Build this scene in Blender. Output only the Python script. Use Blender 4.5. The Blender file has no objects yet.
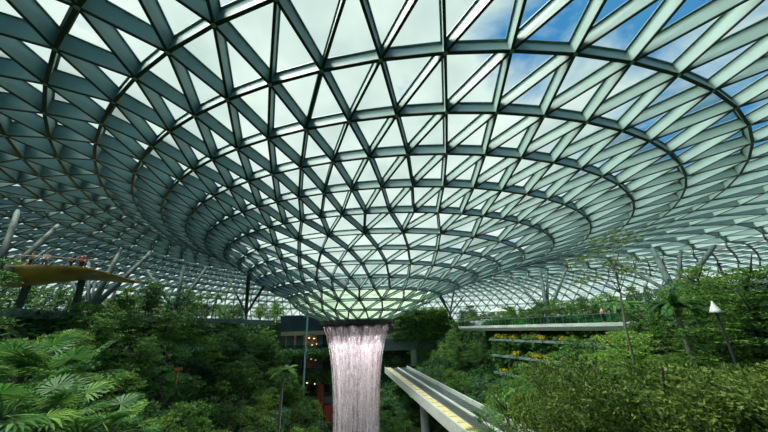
import bpy, math, random
import numpy as np
from mathutils import Vector, Matrix
rnd = random.Random(7)
rng = np.random.default_rng(7)
C = bpy.context.scene.collection
PI = math.pi
F, PITCH, ROLL = 300.0, math.radians(20.47), math.radians(-1.68)

# ------------------------------------------------------------------ camera
cp, sp, cr, sr = math.cos(PITCH), math.sin(PITCH), math.cos(ROLL), math.sin(ROLL)
cam = bpy.data.cameras.new('camera')
cam_o = bpy.data.objects.new('camera', cam)
C.objects.link(cam_o)
R = Vector((cr, -sr*sp, sr*cp)); U = Vector((-sr, -cr*sp, cr*cp)); B = -Vector((0, cp, sp))
cam_o.matrix_world = Matrix(((R.x, U.x, B.x, 0), (R.y, U.y, B.y, 0), (R.z, U.z, B.z, 0), (0, 0, 0, 1)))
cam.sensor_width = 36; cam.lens = F/768*36; cam.clip_start = .05; cam.clip_end = 3000
bpy.context.scene.camera = cam_o

def ray(x, y):
    d = R*(x-384) + U*(216-y) - B*F
    return d/math.hypot(d.x, d.y)
def at(x, y, dist):                    # a point of the place, from bearing and walking distance
    return ray(x, y)*dist
def proj(p):
    p = Vector(p); z = -p.dot(B)
    if z < .1: return None
    return (384+F*p.dot(R)/z, 216-F*p.dot(U)/z, z)

# ------------------------------------------------------------------ materials
def node_mat(name):
    m = bpy.data.materials.new(name); m.use_nodes = True
    n = m.node_tree.nodes; n.clear()
    o = n.new('ShaderNodeOutputMaterial')
    return m, n, m.node_tree.links, o
def mat(name, col, rough=.6, metal=0, noise=.12, scale=3, col2=None, bump=0, spec=.5, coord='Object'):
    m, n, l, o = node_mat(name)
    b = n.new('ShaderNodeBsdfPrincipled'); l.new(b.outputs[0], o.inputs[0])
    b.inputs['Roughness'].default_value = rough; b.inputs['Metallic'].default_value = metal
    b.inputs['Specular IOR Level'].default_value = spec
    tc = n.new('ShaderNodeTexCoord'); t = n.new('ShaderNodeTexNoise')
    t.inputs['Scale'].default_value = scale; t.inputs['Detail'].default_value = 5
    l.new(tc.outputs[coord], t.inputs['Vector'])
    r = n.new('ShaderNodeValToRGB'); l.new(t.outputs['Fac'], r.inputs[0])
    c2 = col2 or tuple(c*(1+noise) for c in col)
    r.color_ramp.elements[0].position = .35; r.color_ramp.elements[1].position = .65
    r.color_ramp.elements[0].color = (*[c*(1-noise) for c in col], 1) if not col2 else (*col, 1)
    r.color_ramp.elements[1].color = (*c2, 1)
    l.new(r.outputs[0], b.inputs['Base Color'])
    if bump:
        bm = n.new('ShaderNodeBump'); bm.inputs['Strength'].default_value = bump
        l.new(t.outputs['Fac'], bm.inputs['Height']); l.new(bm.outputs[0], b.inputs['Normal'])
    return m
def leaf_mat(name, dark, light, trans=.35):
    m, n, l, o = node_mat(name)
    g = n.new('ShaderNodeNewGeometry'); oi = n.new('ShaderNodeObjectInfo')
    a = n.new('ShaderNodeMath'); a.operation = 'MULTIPLY_ADD'; a.inputs[1].default_value = .6
    l.new(g.outputs['Random Per Island'], a.inputs[0])
    b_ = n.new('ShaderNodeMath'); b_.operation = 'MULTIPLY'; b_.inputs[1].default_value = .4
    l.new(oi.outputs['Random'], b_.inputs[0]); l.new(b_.outputs[0], a.inputs[2])
    r = n.new('ShaderNodeValToRGB'); l.new(a.outputs[0], r.inputs[0])
    r.color_ramp.elements[0].color = (*dark, 1); r.color_ramp.elements[1].color = (*light, 1)
    r.color_ramp.elements[0].position = .1; r.color_ramp.elements[1].position = .95
    p = n.new('ShaderNodeBsdfPrincipled'); p.inputs['Roughness'].default_value = .45
    p.inputs['Specular IOR Level'].default_value = .2
    t = n.new('ShaderNodeBsdfTranslucent'); l.new(r.outputs[0], p.inputs['Base Color']); l.new(r.outputs[0], t.inputs[0])
    x = n.new('ShaderNodeMixShader'); x.inputs[0].default_value = trans
    l.new(p.outputs[0], x.inputs[1]); l.new(t.outputs[0], x.inputs[2]); l.new(x.outputs[0], o.inputs[0])
    return m
def glass_mat(name, tint, refl=.08, frost=0.0, frostcol=(1, 1, 1)):
    m, n, l, o = node_mat(name)
    t = n.new('ShaderNodeBsdfTransparent'); t.inputs[0].default_value = (*tint, 1)
    g = n.new('ShaderNodeBsdfGlossy'); g.inputs['Roughness'].default_value = .05
    lw = n.new('ShaderNodeLayerWeight'); lw.inputs[0].default_value = .15
    mu = n.new('ShaderNodeMath'); mu.operation = 'MULTIPLY_ADD'; mu.inputs[1].default_value = .5; mu.inputs[2].default_value = refl*.5
    l.new(lw.outputs['Fresnel'], mu.inputs[0])
    x = n.new('ShaderNodeMixShader'); l.new(mu.outputs[0], x.inputs[0]); l.new(t.outputs[0], x.inputs[1]); l.new(g.outputs[0], x.inputs[2])
    last = x
    if frost:
        tr = n.new('ShaderNodeBsdfTranslucent'); tr.inputs[0].default_value = (*frostcol, 1)
        y = n.new('ShaderNodeMixShader'); y.inputs[0].default_value = frost
        l.new(x.outputs[0], y.inputs[1]); l.new(tr.outputs[0], y.inputs[2]); last = y
    l.new(last.outputs[0], o.inputs[0])
    return m
def emit_mat(name, col, s):
    m, n, l, o = node_mat(name)
    e = n.new('ShaderNodeEmission'); e.inputs[0].default_value = (*col, 1); e.inputs[1].default_value = s
    l.new(e.outputs[0], o.inputs[0]); return m

M = dict(
    beam=mat('pale_painted_steel', (.235, .325, .30), .6, .0, .06, 1.2, spec=.6),
    beam_shade=mat('beam_underside_shade', (.018, .028, .03), .5, 0, .1),  # shade on the unlit beam undersides, painted as a dark colour
    flange=mat('green_grey_glazing_bar', (.16, .24, .24), .5, 0, .1),
    glass=glass_mat('clear_glazing', (.90, .97, .95)),
    mint=glass_mat('frosted_mint_glazing', (.80, .93, .76), .06, .3, (.55, .7, .5)),
    rim=mat('black_rim_steel', (.02, .022, .024), .5),
    column=mat('grey_green_column_paint', (.06, .085, .08), .75, 0, .08, 2, spec=.2),
    soil=mat('planted_soil', (.008, .024, .008), 1, 0, .3, 1.5, col2=(.02, .05, .015), bump=.6, spec=.1),
    bark=mat('grey_brown_bark', (.07, .06, .045), .9, 0, .3, 6, bump=.5),
    palebark=mat('pale_grey_bark', (.2, .2, .16), .8, 0, .2, 8, bump=.3),
    concrete=mat('weathered_concrete', (.30, .34, .31), .8, 0, .12, 1.2, bump=.1),
    concretel=mat('light_concrete', (.36, .40, .37), .75, 0, .1, 1.5),
    yellow=mat('yellow_stained_walkway', (.55, .44, .20), .8, 0, .2, 1.2, col2=(.42, .36, .22)),
    track=mat('dark_track_bed', (.02, .028, .034), .8, 0, .3, 3, col2=(.045, .052, .055)),
    rail=mat('worn_steel_rail', (.26, .28, .27), .35, .8),
    slab=mat('grey_green_fascia', (.10, .15, .14), .7, 0, .15, 1),
    navy=mat('blue_grey_cladding', (.025, .05, .075), .5, 0, .2, .6),
    beige=mat('beige_soffit', (.42, .33, .22), .7, 0, .1),
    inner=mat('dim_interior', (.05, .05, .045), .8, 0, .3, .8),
    red=mat('red_panel', (.32, .05, .03), .5, 0, .2, .5),
    bronze=mat('golden_bronze_cladding', (.75, .40, .09), .4, .15, .35, .5, col2=(.35, .2, .06), spec=.5),
    white=mat('white_paint', (.75, .78, .76), .5),
    mast=mat('pale_blue_steel', (.3, .48, .52), .4, .2),
    dark=mat('dark_metal', (.03, .035, .035), .5),
    balu=glass_mat('balustrade_glass', (.62, .85, .80), .12),
    lamp=emit_mat('warm_lamp', (1, .62, .3), 3.0),
    lampw=emit_mat('white_lamp', (.9, .95, 1), 1.2),
    orange=mat('orange_sign', (.75, .2, .03), .5),
    skin=mat('skin', (.45, .27, .18), .6), hair=mat('dark_hair', (.02, .015, .012), .6),
)
LEAF = dict(
    dark=leaf_mat('dark_leaf', (.008, .036, .012), (.10, .25, .065)),
    mid=leaf_mat('mid_leaf', (.012, .055, .014), (.20, .40, .08)),
    bright=leaf_mat('bright_leaf', (.02, .09, .015), (.30, .50, .09)),
    olive=leaf_mat('olive_leaf', (.015, .055, .01), (.31, .41, .085)),
    blue=leaf_mat('blue_green_leaf', (.008, .045, .025), (.09, .24, .12)),
    palm=leaf_mat('palm_leaf', (.022, .085, .02), (.15, .34, .08)),
    pale=leaf_mat('pale_leaf', (.10, .17, .05), (.32, .42, .17), .45),
    yellow=leaf_mat('yellow_leaf', (.25, .22, .01), (.75, .6, .05)),
)

# ------------------------------------------------------------------ mesh helpers
class MB:
    def __init__(s): s.v = []; s.f = []; s.m = []
    def quadstrip(s, rings, mi=0, closed=True, caps=True):
        b = len(s.v); n = len(rings[0])
        for r in rings: s.v += [tuple(p) for p in r]
        for i in range(len(rings)-1):
            for j in range(n if closed else n-1):
                k = (j+1) % n
                s.f.append((b+i*n+j, b+i*n+k, b+(i+1)*n+k, b+(i+1)*n+j)); s.m.append(mi)
        if caps and closed:
            s.f.append(tuple(b+j for j in reversed(range(n)))); s.m.append(mi)
            s.f.append(tuple(b+(len(rings)-1)*n+j for j in range(n))); s.m.append(mi)
    def box(s, c, d, rz=0, mi=0):
        b = len(s.v); ca, sa = math.cos(rz), math.sin(rz)
        for z in (-1, 1):
            for x, y in ((-1, -1), (1, -1), (1, 1), (-1, 1)):
                X, Y = x*d[0]/2, y*d[1]/2
                s.v.append((c[0]+ca*X-sa*Y, c[1]+sa*X+ca*Y, c[2]+z*d[2]/2))
        for f in ((3, 2, 1, 0), (4, 5, 6, 7), (0, 1, 5, 4), (1, 2, 6, 5), (2, 3, 7, 6), (3, 0, 4, 7)):
            s.f.append(tuple(b+i for i in f)); s.m.append(mi)
    def tube(s, pts, rad, n=8, mi=0):
        pts = [Vector(p) for p in pts]
        rad = rad if isinstance(rad, (list, tuple)) else [rad]*len(pts)
        rings = []
        for i, p in enumerate(pts):
            t = (pts[min(i+1, len(pts)-1)]-pts[max(i-1, 0)]).normalized()
            a = Vector((0, 0, 1)) if abs(t.z) < .9 else Vector((1, 0, 0))
            u = t.cross(a).normalized(); w = t.cross(u)
            rings.append([p+(u*math.cos(2*PI*k/n)+w*math.sin(2*PI*k/n))*rad[i] for k in range(n)])
        s.quadstrip(rings, mi)
    def lathe(s, c, prof, n=24, mi=0):
        s.quadstrip([[(c[0]+r*math.cos(2*PI*k/n), c[1]+r*math.sin(2*PI*k/n), c[2]+z) for k in range(n)] for r, z in prof], mi)
    def sweep(s, path, prof, mi=0):
        """path of (x,y,z); prof of (sideways to the right, up) in order"""
        P = [Vector(p) for p in path]; rings = []
        for i, p in enumerate(P):
            t = P[min(i+1, len(P)-1)]-P[max(i-1, 0)]; t.z = 0; t.normalize()
            sd = Vector((t.y, -t.x, 0))
            rings.append([p+sd*a+Vector((0, 0, b)) for a, b in prof])
        s.quadstrip(rings, mi)
    def build(s, name, mats, parent=None, smooth=False, loc=None):
        me = bpy.data.meshes.new(name)
        v = s.v if loc is None else [(a-loc[0], b-loc[1], c-loc[2]) for a, b, c in s.v]
        me.from_pydata(v, [], s.f)
        if not isinstance(mats, (list, tuple)): mats = [mats]
        for m in mats: me.materials.append(m)
        if len(mats) > 1: me.polygons.foreach_set('material_index', s.m)
        if smooth: me.polygons.foreach_set('use_smooth', [True]*len(s.f))
        me.update()
        o = bpy.data.objects.new(name, me); C.objects.link(o)
        if loc is not None: o.location = loc
        if parent: o.parent = parent
        return o
def tag(o, label=None, cat=None, group=None, kind=None):
    if label: o['label'] = label
    if cat: o['category'] = cat
    if group: o['group'] = group
    if kind: o['kind'] = kind
    return o
def empty(name, loc=(0, 0, 0), rz=0):
    o = bpy.data.objects.new(name, None); C.objects.link(o); o.location = loc; o.rotation_euler.z = rz
    o.empty_display_size = .2
    return o
def catmull(P, n=8):
    P = [Vector(p) for p in P]; out = []
    for i in range(len(P)-1):
        a, b, c, d = P[max(i-1, 0)], P[i], P[i+1], P[min(i+2, len(P)-1)]
        for k in range(n):
            t = k/n
            out.append(.5*((2*b)+(c-a)*t+(2*a-5*b+4*c-d)*t*t+(3*b-a-3*c+d)*t**3))
    out.append(P[-1]); return out

# ------------------------------------------------------------------ the roof: a glazed funnel shell on a triangular steel lattice
D0 = 45.0
RINGS = [  # centre x, radius, height, node count, phase, angular drift, crowding towards the near side
    (-4.3, 4.87, .98, 18, 276, 11.1, -.24), (-4.2, 7.3, 2.0, 18, 286, 9.2, -.24), (-3.7, 9.35, 3.0, 18, 276, 7.6, -.24),
    (-3.1, 10.9, 4.07, 36, 276, 5.3, -.16), (-2.8, 13.2, 4.98, 36, 281, 4.7, -.13), (-2.44, 15.47, 5.98, 36, 276, 5.0, -.13),
    (-1.5, 17.52, 6.92, 36, 281, 2.9, -.1), (-.54, 19.71, 7.82, 36, 276, 1.5, -.05),
    (.43, 22.14, 8.80, 72, 281, .3, 0), (1.48, 25.11, 9.64, 72, 283.5, -.8, 0), (2.65, 28.06, 10.52, 72, 281, -1.8, 0),
    (3.72, 31.15, 11.25, 72, 283.5, -2.4, 0), (4.79, 34.36, 12.14, 72, 281, -2.5, 0), (6.66, 38.22, 12.75, 72, 283.5, -3.5, 0),
    (9.3, 42.5, 12.85, 72, 281, -5.8, 0), (10.8, 45.8, 12.75, 72, 283.5, -6.3, 0), (12, 48.6, 12.45, 72, 281, -6.6, 0)]
for _k, (_r, _h) in enumerate(((51.4, 12.1), (54.2, 11.65), (57, 11.05), (59.6, 10.25), (62, 9.2), (64.2, 7.8), (66, 6.1), (67.5, 4.1), (68.6, 2.0), (69.4, -.3), (69.9, -2.8), (70.0, -5.4))):
    RINGS.append((12.8+min(1.2, .4*_k), _r, _h, 144, 281+(1.25 if _k % 2 else 0), -6.6, 0))
NR = len(RINGS)
def ring_pt(i, t):
    cx, r, h, N, t0, off, q = RINGS[i]; tr = math.radians(t)
    a = math.radians(t+12.6*(math.sin(tr)+.98163)-11.25+57.3*q*(math.cos(tr)-.19081)+off)
    return Vector((cx+r*math.cos(a), D0+r*math.sin(a), h))
def ring_nrm(i, t):                    # points to the outside air
    a, b = ring_pt(max(i-1, 0), t), ring_pt(min(i+1, NR-1), t)
    tg = (b-a).normalized()
    ti = (ring_pt(i, t+1)-ring_pt(i, t-1)).normalized()
    n = tg.cross(ti)
    # inside the crest the outside air is up and towards the axis
    if n.z < 0 and i < NR-6: n = -n
    elif i >= NR-6:
        c = Vector((RINGS[i][0], D0, 0)); p = ring_pt(i, t)
        if n.dot(Vector((p.x-c.x, p.y-c.y, 0))) < 0: n = -n
    return n.normalized()
def depth(i):
    r = RINGS[i][1]
    if r > 51: return .5
    return .26+.54*min(1, max(0, (r-6)/22))+.3*min(1, max(0, (r-34)/8))
NODES = []
for i, (cx, r, h, N, t0, off, q) in enumerate(RINGS):
    NODES.append([((t0+k*360/N) % 360) for k in range(N)])
def surf_hit(x, y):
    """where the line of sight meets the inner face of the shell"""
    d = ray(x, y); best = None
    for k in range(200, 1400):
        s = k*.1; p = d*s
        for i in range(NR-1):
            pass
        z = roof_z(p.x, p.y)
        if z is not None and p.z >= z: return p
    return d*80
def roof_z(x, y):
    lo = None
    for i in range(NR-1, -1, -1):
        cx, r, h = RINGS[i][:3]
        q = math.hypot(x-cx, y-D0)
        if q > r:
            if i == NR-1: return -20
            cx2, r2, h2 = RINGS[i+1][:3]; q2 = math.hypot(x-cx2, y-D0)
            a, b = q-r, r2-q2
            return h+(h2-h)*a/(a+b+1e-9)
    return None

def beam_seg(mb, A, Bp, nA, nB, dA, dB, w):
    t = (Bp-A).normalized()
    for P, n, d in ():
        pass
    sA = t.cross(nA).normalized()*w/2; sB = t.cross(nB).normalized()*w/2
    b = len(mb.v)
    e = .045
    def add(p): mb.v.append(tuple(p))
    # inner strip coloured as underside shade, web, outer glazing bar
    for (P, n, s, d) in ((A, nA, sA, dA), (Bp, nB, sB, dB)):
        for p in (P-s, P+s, P+n*e+s, P+n*e-s): add(p)                     # shade strip
        for p in (P+n*e-s*.7, P+n*e+s*.7, P+n*d+s*.7, P+n*d-s*.7): add(p)  # web
        for p in (P+n*(d-.05)-s*2.0, P+n*(d-.05)+s*2.0, P+n*(d-.005)+s*2.0, P+n*(d-.005)-s*2.0): add(p)
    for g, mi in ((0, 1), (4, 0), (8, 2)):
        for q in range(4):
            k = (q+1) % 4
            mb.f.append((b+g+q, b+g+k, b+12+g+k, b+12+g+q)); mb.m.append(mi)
WID = lambda i: .12 if RINGS[i][1] > 51 else .085+.055*min(1, RINGS[i][1]/30)
ceiling = MB()                          # glazing, two kinds of glass
gv = {}
def gnode(i, t):
    k = (i, round(t % 360, 3))
    if k not in gv:
        gv[k] = len(ceiling.v); ceiling.v.append(tuple(ring_pt(i, t)+ring_nrm(i, t)*depth(i)))
    return gv[k]
def dang(a, b): return (a-b+180) % 360-180
segs = {}
for i in range(NR):
    N = RINGS[i][3]; st = 360/N; T = NODES[i]
    if i == 0: continue
    Ni = RINGS[i-1][3]; sti = 360/Ni; Ti = NODES[i-1]
    inner = {}
    for t in T:
        for u in Ti:
            d = dang(u, t)
            if abs(d) <= sti/2+.01:
                sg = 0 if abs(d) < .01 else (1 if d > 0 else -1)
                z = 0 if i <= 3 else 1 if i <= 8 else 2 if i <= 16 else 3
                if i == 17: z = 2
                stz = (20, 10, 5, 2.5)[z]
                if sg: key = (z, sg, round((u+sg*(i-1)*stz/2) % 360, 1))
                else: key = (z, 0, round(u, 1))
                segs.setdefault(key, []).append((i, t, u))
    mi = 1 if i <= 3 else 0
    # panes: triangles on outer edges and on inner edges
    for t in T:
        t2 = t+st
        c = [u for u in Ti if abs(dang(u, t)) <= sti/2+.01 and abs(dang(u, t2)) <= sti/2+.01]
        if c: ceiling.f.append((gnode(i, t), gnode(i, t2), gnode(i-1, c[0]))); ceiling.m.append(mi)
    for u in Ti:
        u2 = u+sti
        c = [t for t in T if abs(dang(t, u)) <= sti/2+.01 and abs(dang(t, u2)) <= sti/2+.01]
        if c: ceiling.f.append((gnode(i-1, u), gnode(i-1, u2), gnode(i, c[0]))); ceiling.m.append(mi)
roof = ceiling.build('ceiling', [M['glass'], M['mint']])
tag(roof, 'vast funnel-shaped glass roof on a triangular steel lattice above the garden', 'roof', kind='structure')
for i in range(NR):
    N = RINGS[i][3]; mb = MB()
    sub = 1
    for t in NODES[i]:
        st = 360/N
        a, b = ring_pt(i, t), ring_pt(i, t+st)
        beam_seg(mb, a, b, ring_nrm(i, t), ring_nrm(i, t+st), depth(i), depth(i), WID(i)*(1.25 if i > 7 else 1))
        n = ring_nrm(i, t)
        mb.tube([a-n*.02, a+n*(depth(i)-.02)], WID(i)*.85, 6, 0)
    mb.build('ring_beam', [M['beam'], M['beam_shade'], M['flange']], roof)
vis = []
for key, L in segs.items():
    a = 0
    for i, t, u in L:
        p, q = proj((ring_pt(i, t)+ring_pt(i-1, u))/2), None
        if p and 0 < p[0] < 768 and 0 < p[1] < 432: a += 1/p[2]**2*(RINGS[i][1]/30+.2) if i < 17 else .3/p[2]**2
    vis.append((a, key))
vis.sort(reverse=True)
rest = MB()
for rank, (a, key) in enumerate(vis):
    mb = MB() if rank < 100 else rest
    for i, t, u in segs[key]:
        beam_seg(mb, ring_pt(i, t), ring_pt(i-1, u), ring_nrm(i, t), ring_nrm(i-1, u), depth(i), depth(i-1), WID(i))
    if rank < 100: mb.build('diagonal_beam', [M['beam'], M['beam_shade'], M['flange']], roof)
tag(rest.build('diagonal_beams', [M['beam'], M['beam_shade'], M['flange']], roof), kind='stuff')
mb = MB()
mb.lathe((RINGS[0][0], D0, .98), [(4.98, -.42), (5.12, -.42), (5.12, .12), (4.98, .12), (4.98, -.42)], 72)
mb.build('oculus_rim', M['rim'], roof)
for k in range(14):
    a = 2*PI*k/14; mb = MB(); mb.box((RINGS[0][0]+5.3*math.cos(a), D0+5.3*math.sin(a), .62), (.3, .22, .16), a); mb.build('added_rim_housing', M['rim'], roof)  # added housings for the spots that brighten the water

# ------------------------------------------------------------------ waterfall
def water_mat():
    m, n, l, o = node_mat('falling_water')
    tc = n.new('ShaderNodeUVMap')
    def noise(sx, sy, det=3, rough=.6):
        mp = n.new('ShaderNodeMapping'); mp.inputs['Scale'].default_value = (sx, sy, 1)
        l.new(tc.outputs[0], mp.inputs[0]); t = n.new('ShaderNodeTexNoise')
        t.inputs['Scale'].default_value = 1; t.inputs['Detail'].default_value = det; t.inputs['Roughness'].default_value = rough
        l.new(mp.outputs[0], t.inputs['Vector']); return t.outputs['Fac']
    a, b, c = noise(130, 14), noise(45, .9), noise(330, 75, 2)
    m1 = n.new('ShaderNodeMath'); m1.operation = 'ADD'; l.new(a, m1.inputs[0]); l.new(b, m1.inputs[1])
    m2 = n.new('ShaderNodeMath'); m2.operation = 'ADD'; l.new(m1.outputs[0], m2.inputs[0]); l.new(c, m2.inputs[1])
    r = n.new('ShaderNodeMapRange'); r.inputs[1].default_value = 1.46; r.inputs[2].default_value = 1.92
    r.inputs[3].default_value = .02; r.inputs[4].default_value = .95
    l.new(m2.outputs[0], r.inputs[0])
    ge = n.new('ShaderNodeNewGeometry'); vm = n.new('ShaderNodeVectorMath'); vm.operation = 'MULTIPLY_ADD'
    vm.inputs[1].default_value = (.25, .25, .25); vm.inputs[2].default_value = (0, 0, 1); l.new(ge.outputs['Normal'], vm.inputs[0])
    vn = n.new('ShaderNodeVectorMath'); vn.operation = 'NORMALIZE'; l.new(vm.outputs[0], vn.inputs[0])
    d = n.new('ShaderNodeBsdfDiffuse'); l.new(vn.outputs[0], d.inputs['Normal']); d.inputs[0].default_value = (1.0, .94, .96, 1)
    t = n.new('ShaderNodeBsdfTranslucent'); t.inputs[0].default_value = (1.0, .94, .96, 1)
    x = n.new('ShaderNodeMixShader'); x.inputs[0].default_value = .1; l.new(d.outputs[0], x.inputs[1]); l.new(t.outputs[0], x.inputs[2])
    tr = n.new('ShaderNodeBsdfTransparent')
    y = n.new('ShaderNodeMixShader'); l.new(r.outputs[0], y.inputs[0]); l.new(tr.outputs[0], y.inputs[1]); l.new(x.outputs[0], y.inputs[2])
    l.new(y.outputs[0], o.inputs[0]); return m
def waterfall():
    zs = np.linspace(0, 1, 40); v = []; f = []; uv = []
    N = 120
    for sh, (sc, rot) in enumerate(((1, 0), (.93, .37), (.8, .71))):
        b = len(v)
        for k, s in enumerate(zs):
            z = .62-27*s
            q = .62-z
            r = (2.8+1.95*math.exp(-q/4.2))*sc
            for j in range(N+1):
                a = 2*PI*j/N
                rr = r*(1+.012*math.sin(a*23+sh)*min(1, q/3))
                v.append((rr*math.cos(a), rr*math.sin(a), z+27)); uv.append((j/N+rot, q/14+rot*3))
        for k in range(len(zs)-1):
            for j in range(N):
                p = b+k*(N+1)+j
                f.append((p, p+1, p+N+2, p+N+1))
    me = bpy.data.meshes.new('waterfall'); me.from_pydata(v, [], f); me.materials.append(water_mat())
    ul = me.uv_layers.new(name='UVMap')
    li = np.zeros(len(me.loops), dtype=np.int32); me.loops.foreach_get('vertex_index', li)
    ul.data.foreach_set('uv', np.array(uv, dtype=np.float32)[li].ravel())
    me.polygons.foreach_set('use_smooth', [True]*len(f)); me.update()
    o = bpy.data.objects.new('waterfall', me); C.objects.link(o); o.location = (RINGS[0][0], D0, -27)
    tag(o, 'tall white circular curtain of water falling from the roof opening', 'waterfall')
waterfall()

# added ring of spots below the black rim, put in to brighten the water
for k in range(14):
    a = 2*PI*k/14
    ld = bpy.data.lights.new('added_rim_spot', 'SPOT'); ld.energy = 900; ld.color = (1, .9, .93); ld.spot_size = math.radians(150); ld.spot_blend = .8; ld.shadow_soft_size = .02
    lo = bpy.data.objects.new('added_rim_spot', ld); C.objects.link(lo)
    lo.location = (RINGS[0][0]+5.3*math.cos(a), D0+5.3*math.sin(a), .5)
    lo.rotation_euler = Vector((math.cos(a)*.3, math.sin(a)*.3, 1)).to_track_quat('Z', 'Y').to_euler()
# ------------------------------------------------------------------ ground
VX, VY = -1.0, 50.0
def ss(a, b, x): x = max(0, min(1, (x-a)/(b-a))); return x*x*(3-2*x)
def gz(x, y):
    s = math.hypot(x-VX, (y-VY)/(1.8 if y < VY else 3.0))
    P = ((0, -27), (8, -26.5), (11, -23), (15, -17), (20, -11), (25, -6), (29, -2.2), (32, .2), (36, .6), (90, .8))
    z = P[-1][1]
    for (a, p), (b, q) in zip(P, P[1:]):
        if s < b: z = p+(q-p)*(s-a)/(b-a); break
    if x < 0: z += 1.4*ss(27, 33, s)*ss(0, -12, x)
    z = max(z, -14+15*ss(104, 107.5, y)) if y > 104 else z
    if x > 0: z += 1.9*ss(24, 28.5, s)*ss(8, 16, x)*ss(31.5, 29, s) if s < 31.5 else 0
    dc = math.hypot(x, y)
    z -= 5.5*math.exp(-(dc/16)**2)
    z += .35*math.sin(x*.9+y*.35)*math.sin(y*.7)*ss(0, 10, dc)*(1 if s < 30 else .2)
    return z
def ground():
    xs = np.linspace(-60, 88, 140); ys = np.linspace(-30, 118, 140)
    v = []; f = []; idx = {}
    for i, x in enumerate(xs):
        for j, y in enumerate(ys):
            if math.hypot(x-14, y-D0) < 72.5:
                idx[i, j] = len(v); v.append((x, y, gz(x, y)))
    for (i, j) in list(idx):
        q = [(i, j), (i+1, j), (i+1, j+1), (i, j+1)]
        if all(k in idx for k in q): f.append(tuple(idx[k] for k in q))
    mb = MB(); mb.v = v; mb.f = f; mb.m = [0]*len(f)
    o = mb.build('floor', M['soil'], smooth=True)
    tag(o, kind='structure')
ground()

# ------------------------------------------------------------------ foliage prototypes
def leaf_arrays(cen, dirs, size, aspect=.45, fold=.25):
    """one folded pointed leaf per row: base, right, tip, left"""
    n = len(cen)
    d = dirs/np.linalg.norm(dirs, axis=1, keepdims=True)
    a = rng.normal(size=(n, 3))*.45+np.array([0, 0, 1.0]); s = np.cross(d, a); s /= np.linalg.norm(s, axis=1, keepdims=True)+1e-9
    nn = np.cross(d, s)
    L = size[:, None]
    b = cen-d*L*.5; t = cen+d*L*.5-nn*L*.12
    m = cen+nn*L*fold*.4
    r = m+s*L*aspect*.5; l_ = m-s*L*aspect*.5
    v = np.stack([b, r, t, l_], 1).reshape(-1, 3)
    return v
def fol_mesh(name, v, mats, per=4):
    n = len(v)//per
    me = bpy.data.meshes.new(name)
    me.vertices.add(len(v)); me.vertices.foreach_set('co', v.astype(np.float32).ravel())
    me.loops.add(len(v)); me.loops.foreach_set('vertex_index', np.arange(len(v), dtype=np.int32))
    me.polygons.add(n); me.polygons.foreach_set('loop_start', np.arange(0, len(v), per, dtype=np.int32))
    me.polygons.foreach_set('loop_total', np.full(n, per, dtype=np.int32))
    me.materials.append(mats); me.update(calc_edges=True)
    return me
def blobs_to_leaves(blobs, per, size, up=.35, aspect=.45):
    """blobs: (x,y,z, rx, rz)"""
    cs = []; ds = []
    for (x, y, z, rx, rz) in blobs:
        n = max(6, int(per*rx*rx))
        d = rng.normal(size=(n, 3)); d /= np.linalg.norm(d, axis=1, keepdims=True)
        d[:, 2] = np.where(rng.random(n) < .88, np.abs(d[:, 2]), d[:, 2])
        k = (.72+.33*rng.random(n)**.6)[:, None]
        cs.append(np.array([x, y, z])+d*k*np.array([rx, rx, rz]))
        g = d+rng.normal(size=(n, 3))*.55; g[:, 2] -= .25
        ds.append(g)
    cs = np.concatenate(cs); ds = np.concatenate(ds)
    return leaf_arrays(cs, ds, size*(.6+.8*rng.random(len(cs))), aspect)
def trunk_mesh(h, spread, nbr, r0, mat_, name='trunk', lean=0, base=-.6):
    mb = MB()
    top = Vector((lean, lean*.3, h*.8))
    mb.tube(catmull([(0, 0, base), (lean*.1, .05, h*.3), (lean*.5, -.05, h*.55), top], 3), [r0*(1-.07*k) for k in range(10)], 7)
    for k in range(nbr):
        a = k*2.4+rng.random(); z0 = h*(.35+.4*k/nbr)
        st = Vector((lean*.4, 0, z0)); rr = spread*(.55+.35*rng.random())
        en = Vector((math.cos(a)*rr, math.sin(a)*rr, z0+h*.28))
        mid = (st+en)/2+Vector((0, 0, -.1*h*.3))
        mb.tube([st, mid, en], [r0*.5, r0*.34, r0*.14], 5)
    me = mb.build(name, mat_, smooth=True); d = me.data; bpy.data.objects.remove(me); return d
PROTO = {}
def proto_round(key, h, r, lm, leaf, per, nb=20, flat=.8, bark='bark'):
    bl = []; nb = int(nb*.85) if nb < 50 else nb; per = per*1.25
    for k in range(nb):
        a = rng.random()*2*PI; q = math.sqrt(rng.random())*r*.78; zz = rng.random()
        z = h-r*flat*1.1+(zz-.35)*r*flat*1.5*math.sqrt(max(.1, 1-(q/r)**2))
        s = r*(.24+.2*rng.random())*(1 if nb < 50 else .55)
        bl.append((q*math.cos(a), q*math.sin(a), z, s, s*.55))
    v = blobs_to_leaves(bl, per, leaf)
    PROTO[key] = (trunk_mesh(h, r, 7, .035*h*.55+.04, M[bark]), fol_mesh('foliage', v, LEAF[lm]))
def proto_layer(key, h, r, lm, leaf, per, tiers=6, bark='bark'):
    bl = []
    for t in range(tiers):
        z = h*(.35+.62*t/(tiers-1)); rt = r*(1-.55*(t/(tiers-1))**1.6)
        for k in range(int(6+5*rt)):
            a = rng.random()*2*PI; q = (.25+.7*rng.random())*rt
            bl.append((q*math.cos(a), q*math.sin(a), z+.3*rng.normal()-q*.06, .30*r*(.4+.6*rng.random()), .24))
    v = blobs_to_leaves(bl, per, leaf)
    PROTO[key] = (trunk_mesh(h*1.15, r, 10, .03*h*.5+.03, M[bark]), fol_mesh('foliage', v, LEAF[lm]))
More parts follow.
